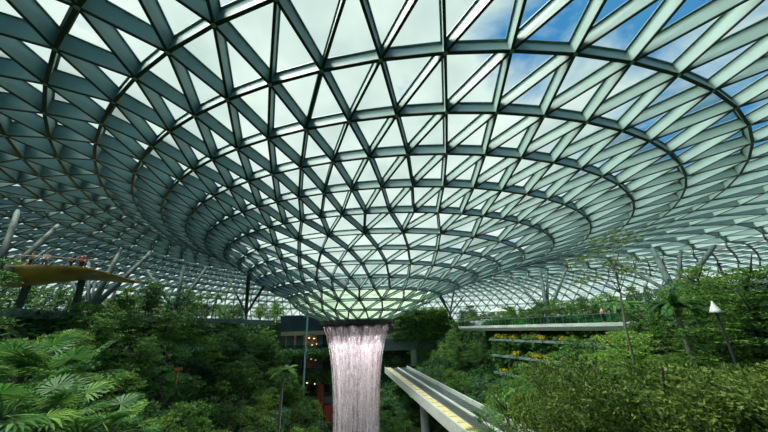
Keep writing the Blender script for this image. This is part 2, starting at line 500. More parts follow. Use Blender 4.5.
def proto_column(key, h, r, lm, leaf, per):
    bl = []
    n = int(h*5)
    for k in range(n):
        z = h*(.12+.88*k/n); rt = r*(1-.75*(k/n)**1.3)
        a = rng.random()*2*PI; q = rt*.55*rng.random()**.5
        bl.append((q*math.cos(a), q*math.sin(a), z, rt*.55+.12, .35))
    v = blobs_to_leaves(bl, per, leaf)
    PROTO[key] = (trunk_mesh(h*.9, r*.4, 4, .05, M['bark']), fol_mesh('foliage', v, LEAF[lm]))
proto_round('round_dark', 6.5, 2.6, 'dark', .30, 75)
proto_round('round_mid', 6.0, 2.7, 'mid', .30, 75, 26)
proto_round('round_blue', 6.2, 2.4, 'blue', .34, 60)
proto_round('round_bright', 5.2, 2.3, 'bright', .28, 75)
proto_layer('layer_mid', 7.0, 2.8, 'mid', .26, 110)
proto_layer('layer_bright', 6.0, 2.6, 'bright', .26, 110, 5)
proto_column('column_dark', 6.5, 1.3, 'dark', .26, 120)
proto_round('shrub_mid', 2.4, 1.5, 'mid', .30, 70, 12, .7)
proto_round('shrub_dark', 2.6, 1.6, 'dark', .36, 55, 12, .7)
proto_round('shrub_bright', 2.2, 1.4, 'bright', .26, 80, 12, .6)
proto_round('olive_big', 8.5, 5.6, 'olive', .17, 260, 95, .55)
proto_round('olive_mid', 6.5, 3.6, 'olive', .19, 220, 36, .7)
proto_layer('layer_olive', 9.0, 4.4, 'bright', .22, 80, 8)
def make_tree(key, name, loc, sc=1.0, rz=0.0, squash=1.0):
    tr, fo = PROTO[key]
    r = empty(name, loc, rz); r.scale = (sc, sc, sc*squash)
    for nm, me in (('trunk' if not name.endswith('shrub') else 'stem', tr), ('foliage', fo)):
        o = bpy.data.objects.new(nm, me); C.objects.link(o); o.parent = r
    return r

# feather palm: trunk, each frond its own part
def frond_mesh(L, lm, drop, n=34, wid=.36):
    mb = MB(); P = []
    for k in range(n+1):
        s = k/n
        P.append(Vector((L*s*(1-.18*s*drop), 0, L*(.55*s-.95*drop*s*s))))
    mb.tube(P[::4]+[P[-1]], [.035*(1-.8*i/9) for i in range(len(P[::4])+1)], 4)
    for k in range(3, n):
        s = k/n; w = L*wid*.55*math.sin(PI*min(1, s*.9+.08))**.7
        t = (P[k+1]-P[k-1]).normalized()
        for sd in (-1, 1):
            d = Vector((t.x*.45, sd*.9, t.z*.45-.28)).normalized()
            b = len(mb.v); q = t*L*.018
            tip = P[k]+d*w+Vector((0, 0, -w*.25)); mid = P[k]+d*w*.5
            mb.v += [tuple(P[k]-q), tuple(mid-q*1.3), tuple(tip), tuple(mid+q*1.3), tuple(P[k]+q)]
            mb.f.append((b, b+1, b+2, b+3, b+4)); mb.m.append(0)
    o = mb.build('frond', LEAF[lm]); d = o.data; bpy.data.objects.remove(o); return d
def fan_mesh(L, lm, rad, drop=.25, n=26):
    mb = MB()
    pet = [Vector((L*s, 0, L*(.75*s-.35*s*s*drop*3))) for s in (0, .35, .7, 1)]
    mb.tube(pet, [.028, .022, .018, .015], 4)
    hub = pet[-1]; t = (pet[-1]-pet[-2]).normalized()
    up = Vector((0, 1, 0)).cross(t)*-1
    for k in range(n):
        a = (-1+2*(k+.5)/n)*2.25
        d = (t*math.cos(a)+Vector((0, 1, 0))*math.sin(a)).normalized()
        w = Vector((0, 1, 0))*math.cos(a)-t*math.sin(a)
        Lk = rad*(1-.22*abs(a)/2.25); b = len(mb.v)
        mid = hub+d*Lk*.6+up*.05*(1 if k % 2 else -1)*rad
        tip = hub+d*Lk-Vector((0, 0, 1))*Lk*.10
        ww = w*Lk*.6*2.25/n*1.2
        mb.v += [tuple(hub), tuple(mid-ww), tuple(tip), tuple(mid+ww)]
        mb.f.append((b, b+1, b+2, b+3)); mb.m.append(0)
    o = mb.build('frond', LEAF[lm]); d = o.data; bpy.data.objects.remove(o); return d
FR = {k: frond_mesh(1, k_, dr) for k, k_, dr in (('up', 'palm', .45), ('mid', 'palm', .8), ('low', 'palm', 1.15), ('bmid', 'bright', .8), ('bup', 'bright', .5))}
FAN = {k: fan_mesh(1, m_, rr) for k, m_, rr in (('a', 'palm', .75), ('b', 'bright', .8))}
def palm(name, loc, h, L, kinds=('up', 'mid', 'low'), n=16, fan=False, mt='palebark', lean=0.0, r=.12):
    root = empty(name, loc, rnd.random()*6)
    mb = MB(); top = Vector((lean, 0, h))
    P = catmull([(0, 0, -.5), (lean*.2, 0, h*.4), (lean*.6, 0, h*.75), top], 5)
    mb.tube(P, [r*(1.25-.45*i/len(P)) for i in range(len(P))], 8)
    mb.build('trunk', M[mt], root, True)
    for k in range(n):
        src = FAN if fan else FR
        me = src[kinds[k % len(kinds)]]
        o = bpy.data.objects.new('frond', me); C.objects.link(o); o.parent = root; o.location = top
        o.rotation_euler = (rnd.uniform(-.2, .2), rnd.uniform(-.5, .45) if fan else rnd.uniform(-.3, .25), k*2.399)
        s = L*rnd.uniform(.7, 1.0); o.scale = (s, s, s)
    return root

# ------------------------------------------------------------------ buildings, terraces, walkway, bridge
# left terrace edge above the forest
def path_at(L, z): return [Vector((at(x, 300, 1).x*d, at(x, 300, 1).y*d, z)) for x, d in L]
LT = catmull(path_at([(-40, 36), (30, 41), (90, 47), (150, 53), (215, 62), (275, 78)], 2.35), 6)
mb = MB(); mb.sweep(LT, [(-.6, -.75), (.5, -.75), (.5, 0), (-.6, 0)])
mb.build('terrace_edge', M['slab'])
tag(bpy.data.objects['terrace_edge'], 'long dark grey green parapet edging the upper garden on the left', 'parapet')
mb = MB(); mb.sweep([p+Vector((0, 0, -4.6)) for p in LT], [(-1.2, -1.0), (.6, -1.0), (.6, -.1), (-1.2, -.1)])
tag(mb.build('terrace_edge', M['slab']), 'lower grey green planter ledge half hidden in the left forest', 'parapet')

WK = catmull(path_at([(462, 74), (490, 64), (530, 56), (575, 50), (625, 45), (680, 42), (790, 39)], 0), 6)
root = empty('walkway', tuple(WK[20]))
def wk(name, prof, m, dz=0):
    mb = MB(); mb.sweep([p+Vector((0, 0, dz)) for p in WK], prof)
    o = mb.build(name, m); o.location = -root.location; o.parent = root; return o
tag(root, 'pale curved garden walkway with glass railing on the right', 'walkway')
wk('deck', [(-2.2, -.75), (-1.6, -1.0), (1.2, -1.0), (1.6, -.5), (1.6, -.1), (-2.2, -.1)], M['concretel'])
wk('railing_glass', [(1.5, -.1), (1.52, -.1), (1.52, .85), (1.5, .85)], M['balu'])
wk('handrail', [(1.44, .85), (1.58, .85), (1.58, .92), (1.44, .92)], M['rail'])
for k in range(0, len(WK), 1):
    p = WK[k]; q = WK[min(k+1, len(WK)-1)]-WK[max(k-1, 0)]; q.z = 0; q.normalize()
    mb = MB(); c = p+Vector((q.y, -q.x, 0))*1.5
    mb.box((c.x, c.y, .37), (.06, .06, .95)); o = mb.build('railing_post', M['rail']); o.location = -root.location; o.parent = root

# green wall under the walkway with planter shelves
def wall_path(off, z): 
    out = []
    for i, p in enumerate(WK):
        q = WK[min(i+1, len(WK)-1)]-WK[max(i-1, 0)]; q.z = 0; q.normalize()
        out.append(p-Vector((q.y, -q.x, 0))*off+Vector((0, 0, z)))
    return out
mb = MB(); mb.sweep(wall_path(.9, 0)[4:], [(-.3, -16), (.3, -16), (.3, -1.0), (-.3, -1.0)])
tag(mb.build('wall_right', M['soil']), kind='structure')

# skytrain bridge
ZB = -10.5
bl = [at(385, 367, 1), at(468, 432, 1)]; br = [at(402, 359, 1), at(534, 432, 1)]
def onz(r, z): return r*(z/r.z)
L0, L1 = onz(bl[0], ZB), onz(bl[1], ZB); R1 = onz(br[1], ZB)
dv = (L1-L0).normalized(); sd = Vector((-dv.y, dv.x, 0))
if sd.x < 0: sd = -sd
wb = (R1-L1).dot(sd)
bridge_far = L0.copy(); bridge_near = L0+dv*(L1-L0).length*1.55
ln = (bridge_near-bridge_far).length; mid = (bridge_far+bridge_near)/2
rot = math.atan2(dv.y, dv.x)
broot = empty('rail_bridge', (mid.x, mid.y, ZB-2), rot)
tag(broot, 'two track elevated railway bridge passing beside the waterfall', 'bridge')
sgn = 1 if (Matrix.Rotation(-rot, 3, 'Z') @ sd).y > 0 else -1
def bpart(name, a, b, z0, z1, m, x0=None, x1=None):
    mb = MB(); x0 = -ln/2 if x0 is None else x0; x1 = ln/2 if x1 is None else x1
    mb.box(((x0+x1)/2, sgn*(a+b)/2, (z0+z1)/2+2), (x1-x0, abs(b-a), z1-z0))
    return mb.build(name, m, broot)
print('bridge width', wb, 'L0', L0, 'L1', L1)
W = wb
bpart('girder', 0, W*.9, -1.5, -.5, M['concrete'])
bpart('parapet', -.12, .12, -1.5, .0, M['concretel'])
bpart('parapet', W-.15, W+.1, -1.2, .05, M['concretel'])
bpart('service_walkway', .12, W*.22, -.45, -.15, M['yellow'])
bpart('walkway_kerb', W*.22, W*.24, -.45, -.12, M['slab'])
bpart('track_bed', W*.24, W*.53, -.5, -.4, M['track'])
bpart('centre_beam', W*.53, W*.60, -.45, -.25, M['concretel'])
bpart('track_bed', W*.60, W*.92, -.5, -.4, M['track'])
for a in (.30, .47, .66, .86):
    bpart('rail', W*a-.04, W*a+.04, -.4, -.3, M['rail'])
mb = MB()
k = -ln/2+.5
while k < ln/2:
    mb.box((k, sgn*W*.75, 2-.38), (.22, W*.26, .06)); k += 1.0
mb.build('sleepers', M['slab'], broot)
mb = MB()
k = -ln/2+.5
while k < ln/2:
    mb.box((k, sgn*W*.13, 2-.14), (.05, W*.22, .03)); k += 2.6
mb.build('walkway_joint', M['dark'], broot)
for k in (-.17, .2):
    mb = MB(); x = k*ln
    mb.tube([(x, sgn*W*.45, -20), (x, sgn*W*.45, -.6), ], .8, 16)
    mb.box((x, sgn*W*.45, .25), (1.6, W*.8, .7)); mb.build('pier', M['concrete'], broot)

# back building behind the water: storeys, balustrades, tunnel mouth
YB = 74.0
def gx(px, y, Y=YB):
    d = R*(px-384)+U*(216-y)-B*F; return d*(Y/d.y)
bb = empty('terraced_building', (gx(305, 330).x, YB+4, -26))
tag(bb, 'storeyed building with warm lit floors behind the left of the waterfall', 'building')
def bpt(name, m, x0, x1, y0, y1, dY=0, th=4.0, parent=None):
    a, b = gx(x0, y0, YB+dY), gx(x1, y1, YB+dY)
    mb = MB(); mb.box(((a.x+b.x)/2, YB+dY+th/2, (a.z+b.z)/2), (abs(b.x-a.x), th, abs(a.z-b.z)))
    o = mb.build(name, m, None); p = parent or bb
    o.parent = p; o.location = -Vector(bb.location) if p is bb else Vector((0, 0, 0)); return o
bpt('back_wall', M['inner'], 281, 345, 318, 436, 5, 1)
bpt('roof_storey', M['navy'], 281, 330, 316, 332, 0, 4)
bpt('soffit', M['beige'], 281, 330, 332, 334.5, -.4, 5)
for y0, y1, m in ((350, 354.5, 'slab'), (374, 379, 'slab'), (398, 403, 'slab'), (420, 425, 'slab')):
    bpt('floor_slab', M[m], 281, 345, y0, y1, -.6, 5.4)
for y0, y1 in ((345.5, 350), (369, 374), (393, 398)):
    bpt('balustrade', M['balu'], 281, 345, y0, y1, -.5, .06)
for px in (287, 297, 318, 332):
    bpt('pillar', M['slab'], px-.5, px+.5, 334, 425, .6, .5)
for (px, py) in ((289, 337.5), (293, 338), (299, 337), (302, 341), (309, 338), (314, 338.5), (312, 345), (317, 344), (300, 358), (311, 359), (316, 360), (320, 359), (307, 383), (315, 384)):
    bpt('ceiling_lamp', M['lamp'], px-.7, px+.7, py-.35, py+.35, 1.5, .2)
bpt('display_window', mat('warm_shop_wall', (.6, .42, .25), .6, 0, .4, 2), 286, 316, 336, 350, 3.8, .4)
bpt('display_window', mat('rose_shop_wall', (.28, .13, .12), .6, 0, .4, 1), 306, 322, 358, 372, 3.8, .4)
bpt('red_panel', M['red'], 317.5, 322, 381, 428, -1.2, .8)
bpt('red_panel', M['red'], 324, 331, 405, 436, -1.0, .8)
# mast
a = gx(305, 312, 68); b = gx(305, 361, 68)
root = empty('mast', (b.x, 68, b.z-8)); tag(root, 'pale blue steel mast with crossbars left of the waterfall', 'mast')
mb = MB(); mb.tube([(0, 0, 0), (0, 0, a.z-b.z+8)], .2, 8); mb.build('pole', M['mast'], root)
for py in (317, 332.5):
    z = gx(305, py, 68).z-b.z+8; mb = MB(); mb.box((.25, 0, z), (2.3, .16, .16)); mb.build('crossbar', M['mast'], root)

# portal wall over the bridge's far end
pr = empty('tunnel_portal', (gx(408, 350, 98).x, 104, -20)); tag(pr, 'grey concrete tunnel mouth where the railway bridge ends', 'tunnel')
YP = 98.0
def ppt(name, m, x0, x1, y0, y1, dY=0, th=3.0):
    a, b = gx(x0, y0, YP+dY), gx(x1, y1, YP+dY)
    mb = MB(); mb.box(((a.x+b.x)/2, YP+dY+th/2, (a.z+b.z)/2), (abs(b.x-a.x), th, abs(a.z-b.z)))
    o = mb.build(name, m); o.parent = pr; o.location = -Vector(pr.location); return o
ppt('lintel', M['slab'], 345, 440, 337, 349, 2, 3)
ppt('coping', M['concrete'], 345, 440, 335.5, 337.5, 1.8, 3.2)
ppt('side_wall', M['concrete'], 411, 417, 349, 366, 2, 3)
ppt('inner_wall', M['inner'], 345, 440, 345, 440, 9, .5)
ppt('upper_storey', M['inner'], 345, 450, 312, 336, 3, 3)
ppt('side_wall', M['slab'], 417, 450, 349, 440, 2.4, 3)

# ------------------------------------------------------------------ roof columns
def cluster(base_px, dist, tops, label, r=.3, base_z=None):
    b = at(base_px[0], base_px[1], dist)
    root = empty('branching_column', tuple(b)); g = gz(b.x, b.y)
    root.location = (b.x, b.y, g)
    tag(root, label, 'column', 'branching steel columns holding up the glass roof')
    mb = MB(); mb.lathe((0, 0, 0), [(r*2.4, -.3), (r*2.4, .12), (r*1.5, .25), (r*1.3, b.z-g+.2)], 16)
    mb.build('column_base', M['column'], root, True)
    for tx, ty, rr in tops:
        p = surf_hit(tx, ty)
        mb = MB(); mb.tube([(0, 0, b.z-g), tuple(p-root.location-(p-b).normalized()*-.25)], [r*rr, r*rr*.85], 14)
        mb.build('strut', M['column'], root, True)
    return root
cluster((88, 312), 50, [(64, 268, .7), (89, 262, .7), (122, 248.5, 1.1), (150.5, 253, 1.1), (98, 270, .5)], 'fan of grey struts rising beside the bronze deck', .3)
cluster((175, 312), 61, [(184, 264, 1.1), (207, 267, .9), (146, 269, .6)], 'fan of grey struts behind the middle of the left forest', .3)
cluster((246, 314), 75, [(248.6, 276, 1), (229, 279, .7), (264, 286, .7)], 'upright grey strut cluster left of the funnel', .3)
cluster((-8, 287), 38, [(57, 226.5, 1.25), (18, 211, 1.25), (49.5, 248, .6)], 'pair of thick grey struts at the far left edge', .2)
cluster((548, 316), 62, [(510, 273.5, .9), (539.7, 270, 1.35), (547, 273, .9), (565.5, 271.5, 1.0)], 'four grey struts standing over the pale walkway', .3)
cluster((450, 314), 110, [(440, 296, .9), (454, 291, .9), (463, 297, .8)], 'small distant strut cluster right of the funnel', .3)
cluster((676, 296), 52, [(652, 248, 1.5), (681, 251, 1), (714, 246.5, 1.35), (613, 259, .9)], 'widest fan of grey struts above the right garden', .3)

# ------------------------------------------------------------------ bronze deck on the left
def bronze_deck():
    c = at(50, 279, 44); root = empty('viewing_deck', (c.x, c.y, gz(c.x, c.y)))
    tag(root, 'golden bronze curved viewing deck with people on top, far left', 'deck')
    ax = (at(125, 277, 44)-at(5, 272, 44)).normalized(); ay = Vector((-ax.y, ax.x, 0)).normalized()
    z0 = c.z-root.location.z
    rings = []; rings2 = []
    xs = np.linspace(-1, 1, 30); n = 20
    for s in xs:
        X = (s*6.0)+.9
        env = max(.03, (1-abs(s)**2.4))**.6
        top = .75+.25*math.cos(s*2.2)-.35*ss(.1, 1, s)
        th = (.25+1.45*ss(.6, -.75, s))*env; wd = 4.4*env*(1-.45*ss(0, 1, s))
        ring = []
        for k in range(n):
            a = 2*PI*k/n; cz = math.sin(a)
            yy = wd*math.cos(a); zz = top+(.12*cz if cz > 0 else th*cz)
            ring.append(tuple(ax*X+ay*yy+Vector((0, 0, z0-.3+zz))))
        rings.append(ring)
    mb = MB(); mb.quadstrip(rings); mb.build('deck_shell', M['bronze'], root, True)
    for X in (-4, -1.4, 2.5):
        mb = MB(); mb.tube([tuple(ax*X+Vector((0, 0, -.3))), tuple(ax*X*.9+Vector((0, 0, z0)))], .28, 10)
        mb.build('support', M['column'], root)
    mb = MB(); P = [ax*x+ay*-2.4+Vector((0, 0, z0+1.75-.15*abs(x)/6)) for x in np.linspace(-5, 5, 12)]
    mb.tube(P, .035, 5); mb.build('handrail', M['rail'], root)
    mb = MB()
    for p in P: mb.tube([p-Vector((0, 0, 1.1)), p], .025, 4)
    mb.build('railing_posts', M['rail'], root)
    return c, ax, ay, z0+root.location.z
dc, dax, day, dz = bronze_deck()

# ------------------------------------------------------------------ people
def skin_obj(name, verts, edges, radii, material, parent):
    me = bpy.data.meshes.new(name); me.from_pydata(verts, edges, []); me.materials.append(material)
    o = bpy.data.objects.new(name, me); C.objects.link(o); o.parent = parent
    o.modifiers.new('skin', 'SKIN')
    if not me.skin_vertices: 
        bpy.context.view_layer.objects.active = o
    sv = me.skin_vertices[0].data if me.skin_vertices else None
    if sv:
        for i, r in enumerate(radii): sv[i].radius = (r, r) if not isinstance(r, tuple) else r
        sv[0].use_root = True
    sb = o.modifiers.new('sub', 'SUBSURF'); sb.levels = 1; sb.render_levels = 2
    return o
def person(loc, rz, shirt, trousers, label, arm=0.15):
    root = empty('person', loc, rz); tag(root, label, 'person')
    V = [(0, 0, .95), (0, 0, 1.15), (0, 0, 1.38), (0, .01, 1.5), (0, 0, 1.62), (0, .01, 1.72),
         (.1, 0, .9), (.11, .02, .5), (.11, -.02, .09), (.11, .12, .03), (-.1, 0, .9), (-.1, .05, .5), (-.12, 0, .09), (-.12, .14, .03),
         (.18, 0, 1.4), (.25, arm*.3, 1.13), (.24, arm+.1, .92), (.23, arm+.16, .84), (-.18, 0, 1.4), (-.26, .02, 1.13), (-.25, .12, .9), (-.24, .16, .82)]
    Ed = [(0, 1), (1, 2), (2, 3), (3, 4), (4, 5), (0, 6), (6, 7), (7, 8), (8, 9), (0, 10), (10, 11), (11, 12), (12, 13), (2, 14), (14, 15), (15, 16), (16, 17), (2, 18), (18, 19), (19, 20), (20, 21)]
    Rr = [.13, .12, .14, .05, .095, .07, .085, .055, .035, .03, .085, .055, .035, .03, .06, .042, .03, .028, .06, .042, .03, .028]
    skin_obj('body', V, Ed, Rr, M['skin'], root)
    skin_obj('shirt', [(0, 0, .98), (0, 0, 1.15), (0, 0, 1.39), (.19, 0, 1.4), (.25, arm*.2, 1.2), (-.19, 0, 1.4), (-.26, .01, 1.2)], [(0, 1), (1, 2), (2, 3), (3, 4), (2, 5), (5, 6)], [.155, .15, .165, .08, .065, .08, .065], shirt, root)
    skin_obj('trousers', [(0, 0, .94), (.1, 0, .88), (.11, .02, .5), (.11, -.02, .14), (-.1, 0, .88), (-.1, .05, .5), (-.12, 0, .14)], [(0, 1), (1, 2), (2, 3), (0, 4), (4, 5), (5, 6)], [.15, .1, .075, .06, .1, .075, .06], trousers, root)
    skin_obj('hair', [(0, -.02, 1.66), (0, -.02, 1.75)], [(0, 1)], [.1, .08], M['hair'], root)
cw, cb, cg, crd, cbl = [mat(n_, c_, .8) for n_, c_ in (('white_cloth', (.7, .7, .68)), ('black_cloth', (.02, .02, .025)), ('grey_cloth', (.25, .26, .27)), ('red_cloth', (.5, .04, .03)), ('blue_cloth', (.05, .1, .25)))]
def on_deck(px):
    u = at(px, 270, 1); 
    # walk along the deck axis to that bearing
    best = min((abs((at(px, 270, 1).normalized().cross((dc+dax*t-day*.8).normalized())).z), t) for t in np.linspace(-5.6, 6, 200))
    t = best[1]; p = dc+dax*t-day*.8
    s = (t-.9)/6.0
    return (p.x, p.y, p.z-dc.z+dz-.3+.75+.25*math.cos(s*2.2)-.35*ss(.1, 1, s)+.1)
for px, rz, sh, tr, lb in ((16, .4, cw, cg, 'person in pale clothes nearest the left edge of the bronze deck'),
                           (28, 2.6, cg, cb, 'person in grey top standing on the bronze deck'),
                           (42, 1.2, cw, cbl, 'person in white top and dark blue trousers in the middle of the deck'),
                           (69, 2.9, cb, cb, 'person all in black standing on the bronze deck'),
                           (79, .3, crd, cb, 'person in red top at the right end of the deck')):
    person(on_deck(px), rz, sh, tr, lb)
def on_walk(px):
    best = min((abs(at(px, 320, 1).normalized().cross(p.normalized()).z), i) for i, p in enumerate(WK))
    p = WK[best[1]]; return (p.x, p.y, -.1)
person(on_walk(601), 2.5, crd, cb, 'person in red top walking on the right walkway')
person(on_walk(607), .5, cw, cb, 'person in white top walking on the right walkway')

# ------------------------------------------------------------------ small garden furniture
def lamp_at(px, py, d):
    p = at(px, py, d); root = empty('garden_lamp', (p.x, p.y, gz(p.x, p.y)))
    tag(root, 'white bell shaped garden lamp on a dark post at right', 'lamp'); z = p.z-root.location.z
    mb = MB(); mb.tube([(0, 0, -.3), (0, 0, z)], .05, 8); mb.build('post', M['dark'], root)
    mb = MB(); mb.lathe((0, 0, z), [(.19, -.12), (.22, -.09), (.17, 0), (.12, .13), (.07, .22), (.035, .33), (.02, .38)], 20); mb.build('lamp_shade', M['white'], root, True)
lamp_at(715, 310, 20)
p = at(498, 310, 68); root = empty('parasol', (p.x, p.y, gz(p.x, p.y))); z = p.z-root.location.z
tag(root, 'pale parasol on the garden terrace where the walkway begins', 'parasol')
mb = MB(); mb.tube([(0, 0, -.2), (0, 0, z+.2)], .05, 8); mb.build('pole', M['rail'], root)
mb = MB(); mb.lathe((0, 0, z), [(1.9, -.35), (1.92, -.3), (1.1, .12), (.1, .45)], 8); mb.build('canopy', mat('pale_canvas', (.55, .52, .45), .8), root)
for k, (px, py, d) in enumerate(((718.5, 264, 50), (724, 274, 52), (728, 275, 54))):
    p = at(px, py, d); root = empty('lamp_post', (p.x, p.y, gz(p.x, p.y))); z = p.z-root.location.z
    tag(root, ('tall thin dark post, tallest at the right garden', 'second dark post beside the tallest one at right', 'rightmost of the three dark posts in the right garden')[k], 'post')
    mb = MB(); mb.tube([(0, 0, -.2), (0, 0, z)], .12, 6); mb.build('pole', M['dark'], root)
    mb = MB(); mb.box((0, 0, z), (.5, .25, .2)); mb.build('lamp_head', M['dark'], root)
# thin mast left on the deck side
p = at(89.5, 252, 47); root = empty('flood_light_pole', (p.x, p.y, gz(p.x, p.y))); z = p.z-root.location.z
tag(root, 'thin dark pole with small lights rising beside the bronze deck', 'pole')
mb = MB(); mb.tube([(0, 0, -.2), (0, 0, z)], [.12, .07], 6); mb.build('pole', M['dark'], root)
for q in (.2, .8): 
    mb = MB(); mb.box((0, 0, z-q), (.45, .2, .25)); mb.build('light_head', M['dark'], root)
# right background pavilion
root = empty('pavilion', tuple(at(735, 300, 54))); root.location.z = gz(root.location.x, root.location.y)
tag(root, 'low blue grey pavilion among the trees at far right', 'building')
az = math.atan2(root.location.y, root.location.x)-PI/2
zt = at(735, 285, 54).z-root.location.z
for nm, m, c, d in (('roof_slab', 'slab', (0, 0, zt), (13, 5, .35)), ('glass_wall', 'balu', (0, -1.5, zt/2), (12, .08, zt)), ('back_wall', 'navy', (0, 1.5, zt/2), (12, .3, zt)), ('floor_edge', 'concrete', (0, 0, .1), (14, 6, .4))):
    mb = MB(); mb.box(c, d); o = mb.build(nm, M[m], root)
root.rotation_euler.z = az
for k, (px, py) in enumerate(((735, 291), (748, 293), (758, 314))):
    pass
# orange sign and string lights in the left forest
p = at(178.5, 369, 33); mb = MB(); mb.box((0, 0, 0), (.6, .06, .22), .4); mb.box((0, .06, -.5), (.05, .05, 1.0))
o = mb.build('sign_board', M['orange']); o.location = p; tag(o, 'small orange sign among dark leaves in the left forest', 'sign')

# ------------------------------------------------------------------ planting
USED = []
def free(x, y, r):
    for a, b, q in USED:
        if (a-x)**2+(b-y)**2 < (r+q)**2: return False
    return True
def bridge_clear(x, y, m):
    v = Vector((x, y, ZB))-bridge_far; s = v.dot(Vector((dv.x, dv.y, 0))); t = v.dot(sd)
    return not (-5 < s < ln+5 and -m < t < wb+m)
def wk_clear(x, y, m): return all((p.x-x)**2+(p.y-y)**2 > m*m for p in WK)
DESC = dict(round_dark=('broadleaf_tree', 'dark green round crowned tree', 'tree'), round_mid=('broadleaf_tree', 'mid green leafy tree', 'tree'),
            round_blue=('broadleaf_tree', 'blue green broad leaved tree', 'tree'), round_bright=('broadleaf_tree', 'bright green leafy tree', 'tree'),
            layer_mid=('tiered_tree', 'mid green tree with tiered branches', 'tree'), layer_bright=('tiered_tree', 'bright green tree with tiered branches', 'tree'),
            column_dark=('columnar_tree', 'slim dark upright tree', 'tree'), shrub_mid=('leafy_shrub', 'mid green bushy shrub', 'shrub'),
            shrub_dark=('leafy_shrub', 'dark green large leaved shrub', 'shrub'), shrub_bright=('leafy_shrub', 'bright green bushy shrub', 'shrub'))
def zone(p, q):
    """where the plant stands, in words"""
    x, y, d = p[0], p[1], p[2]
    s = ('at the left edge' if x < 12 else 'near the bronze deck' if x < 110 else 'mid left forest' if x < 200 else 'left of the waterfall' if x < 310
         else 'behind the waterfall' if x < 400 else 'beyond the railway bridge' if x < 490 else 'below the walkway' if x < 600 else 'in the right garden' if x < 690 else 'at the far right')
    h = ('upper terrace' if y < 305 else 'at eye level' if y < 330 else 'upper slope' if y < 350 else 'middle slope' if y < 380 else 'lower slope' if y < 410 else 'valley bottom')
    n = 'close by' if d < 22 else 'further off' if d < 50 else 'far away'
    return s, h, n
def plant(key, x, y, sc, sq=1.0, label=None, group=None, name=None):
    h = {'shrub_mid': 1.8, 'shrub_dark': 1.9, 'shrub_bright': 1.6, 'olive_big': 6.5}.get(key, 4.8)*sc
    z = gz(x, y); p = proj((x, y, z+h))
    if p is None or p[0] < -70 or p[0] > 840 or p[1] > 500: return None
    nm, ds, ct = DESC.get(key, ('tree', '', 'tree'))
    r = make_tree(key, name or nm, (x, y, z-.05), sc, rnd.random()*6.28, sq)
    if label: tag(r, label, ct, group)
    else:
        s, hh, n = zone(p, key); tag(r, f'{ds}, {hh} {s}, {n}', ct, f'{ds}s, {hh} {s}, {n}')
    return r
# forced big ones on the right
def at_ground(px, d):
    r_ = at(px, 330, 1); return r_.x*d, r_.y*d
DESC.update(olive_big=('spreading_tree', 'olive', 'tree'), olive_mid=('spreading_tree', 'olive', 'tree'), layer_olive=('tiered_tree', 'olive', 'tree'))
def special(key, px, d, top_y, label, width=None, hproto=8.5):
    x, y = at_ground(px, d); zt = at(px, top_y, d).z; z = gz(x, y)
    sc = width or 1.0
    sq = (zt-z)/(hproto*sc)
    sq2 = max(.55, min(1.6, sq))
    r = make_tree(key, DESC[key][0], (x, y, zt-hproto*sc*sq2-.0), sc, rnd.random()*6, sq2)
    # trunk always reaches the soil
    if zt-hproto*sc*sq2 > z+.2:
        mb = MB(); L_ = (zt-hproto*sc*sq2-z)/ (sc*sq2)
        mb.tube([(0, 0, -L_-.3), (0, 0, 0)], .3, 8); mb.build('lower_trunk', M['bark'], r)
    tag(r, label, 'tree'); USED.append((x, y, 2.2))
    return r
special('olive_big', 640, 19, 352, 'largest olive green spreading tree filling the lower right', 1.0)
special('olive_mid', 560, 23, 370, 'olive green tree at the foot of the railway bridge', 1.0, 6.5)
special('olive_mid', 735, 17, 362, 'olive green tree at the bottom right corner', 1.0, 6.5)
special('layer_olive', 764, 27, 270, 'tall tiered olive green tree at the right edge', 1.0, 9.0)
special('layer_olive', 712, 27, 336, 'lower tiered olive tree behind the white garden lamp', .85, 9.0)
special('layer_olive', 620, 32, 335, 'tiered olive tree just below the walkway', .8, 9.0)
special('round_bright', 495, 34, 382, 'bright bushy tree right of the railway bridge', .9, 5.2)

# palms
for (px, py, d, h, L, kinds, n, fan, lb) in (
    (20, 378, 13, 2.2, .95, 'ab', 15, True, 'fan palm nearest the lower left corner'),
    (58, 385, 12, 2.0, .9, 'ba', 15, True, 'fan palm second from the lower left corner'),
    (62, 350, 22, 3.2, .75, 'ab', 16, True, 'fan palm below the bronze deck'),
    (2, 418, 9, 1, .75, 'ab', 13, True, 'low fan palm cut by the left edge near the bottom'),
    (42, 424, 9.5, 1, .7, 'ba', 13, True, 'low fan palm at the bottom below the corner palms'),
    (78, 436, 9, 1, .7, 'ab', 12, True, 'fan palm whose fronds touch the bottom edge at left'),
    (110, 436, 10, 1, .6, 'ab', 12, True, 'low fan palm at the bottom edge, furthest right of the left group'),
    (492, 432, 17, 2.4, .8, 'ab', 14, True, 'fan palm tips at the near end of the railway bridge')):
    p = at(px, py, d); base = gz(p.x, p.y); hh = p.z-base
    palm('fan_palm', (p.x, p.y, base), max(.6, hh), L, tuple(kinds), n, True, 'bark', 0, .1); tag(C.objects[-1].parent if 0 else [o for o in C.objects if o.parent is None][-1], lb, 'palm')
    USED.append((p.x, p.y, 1.0))
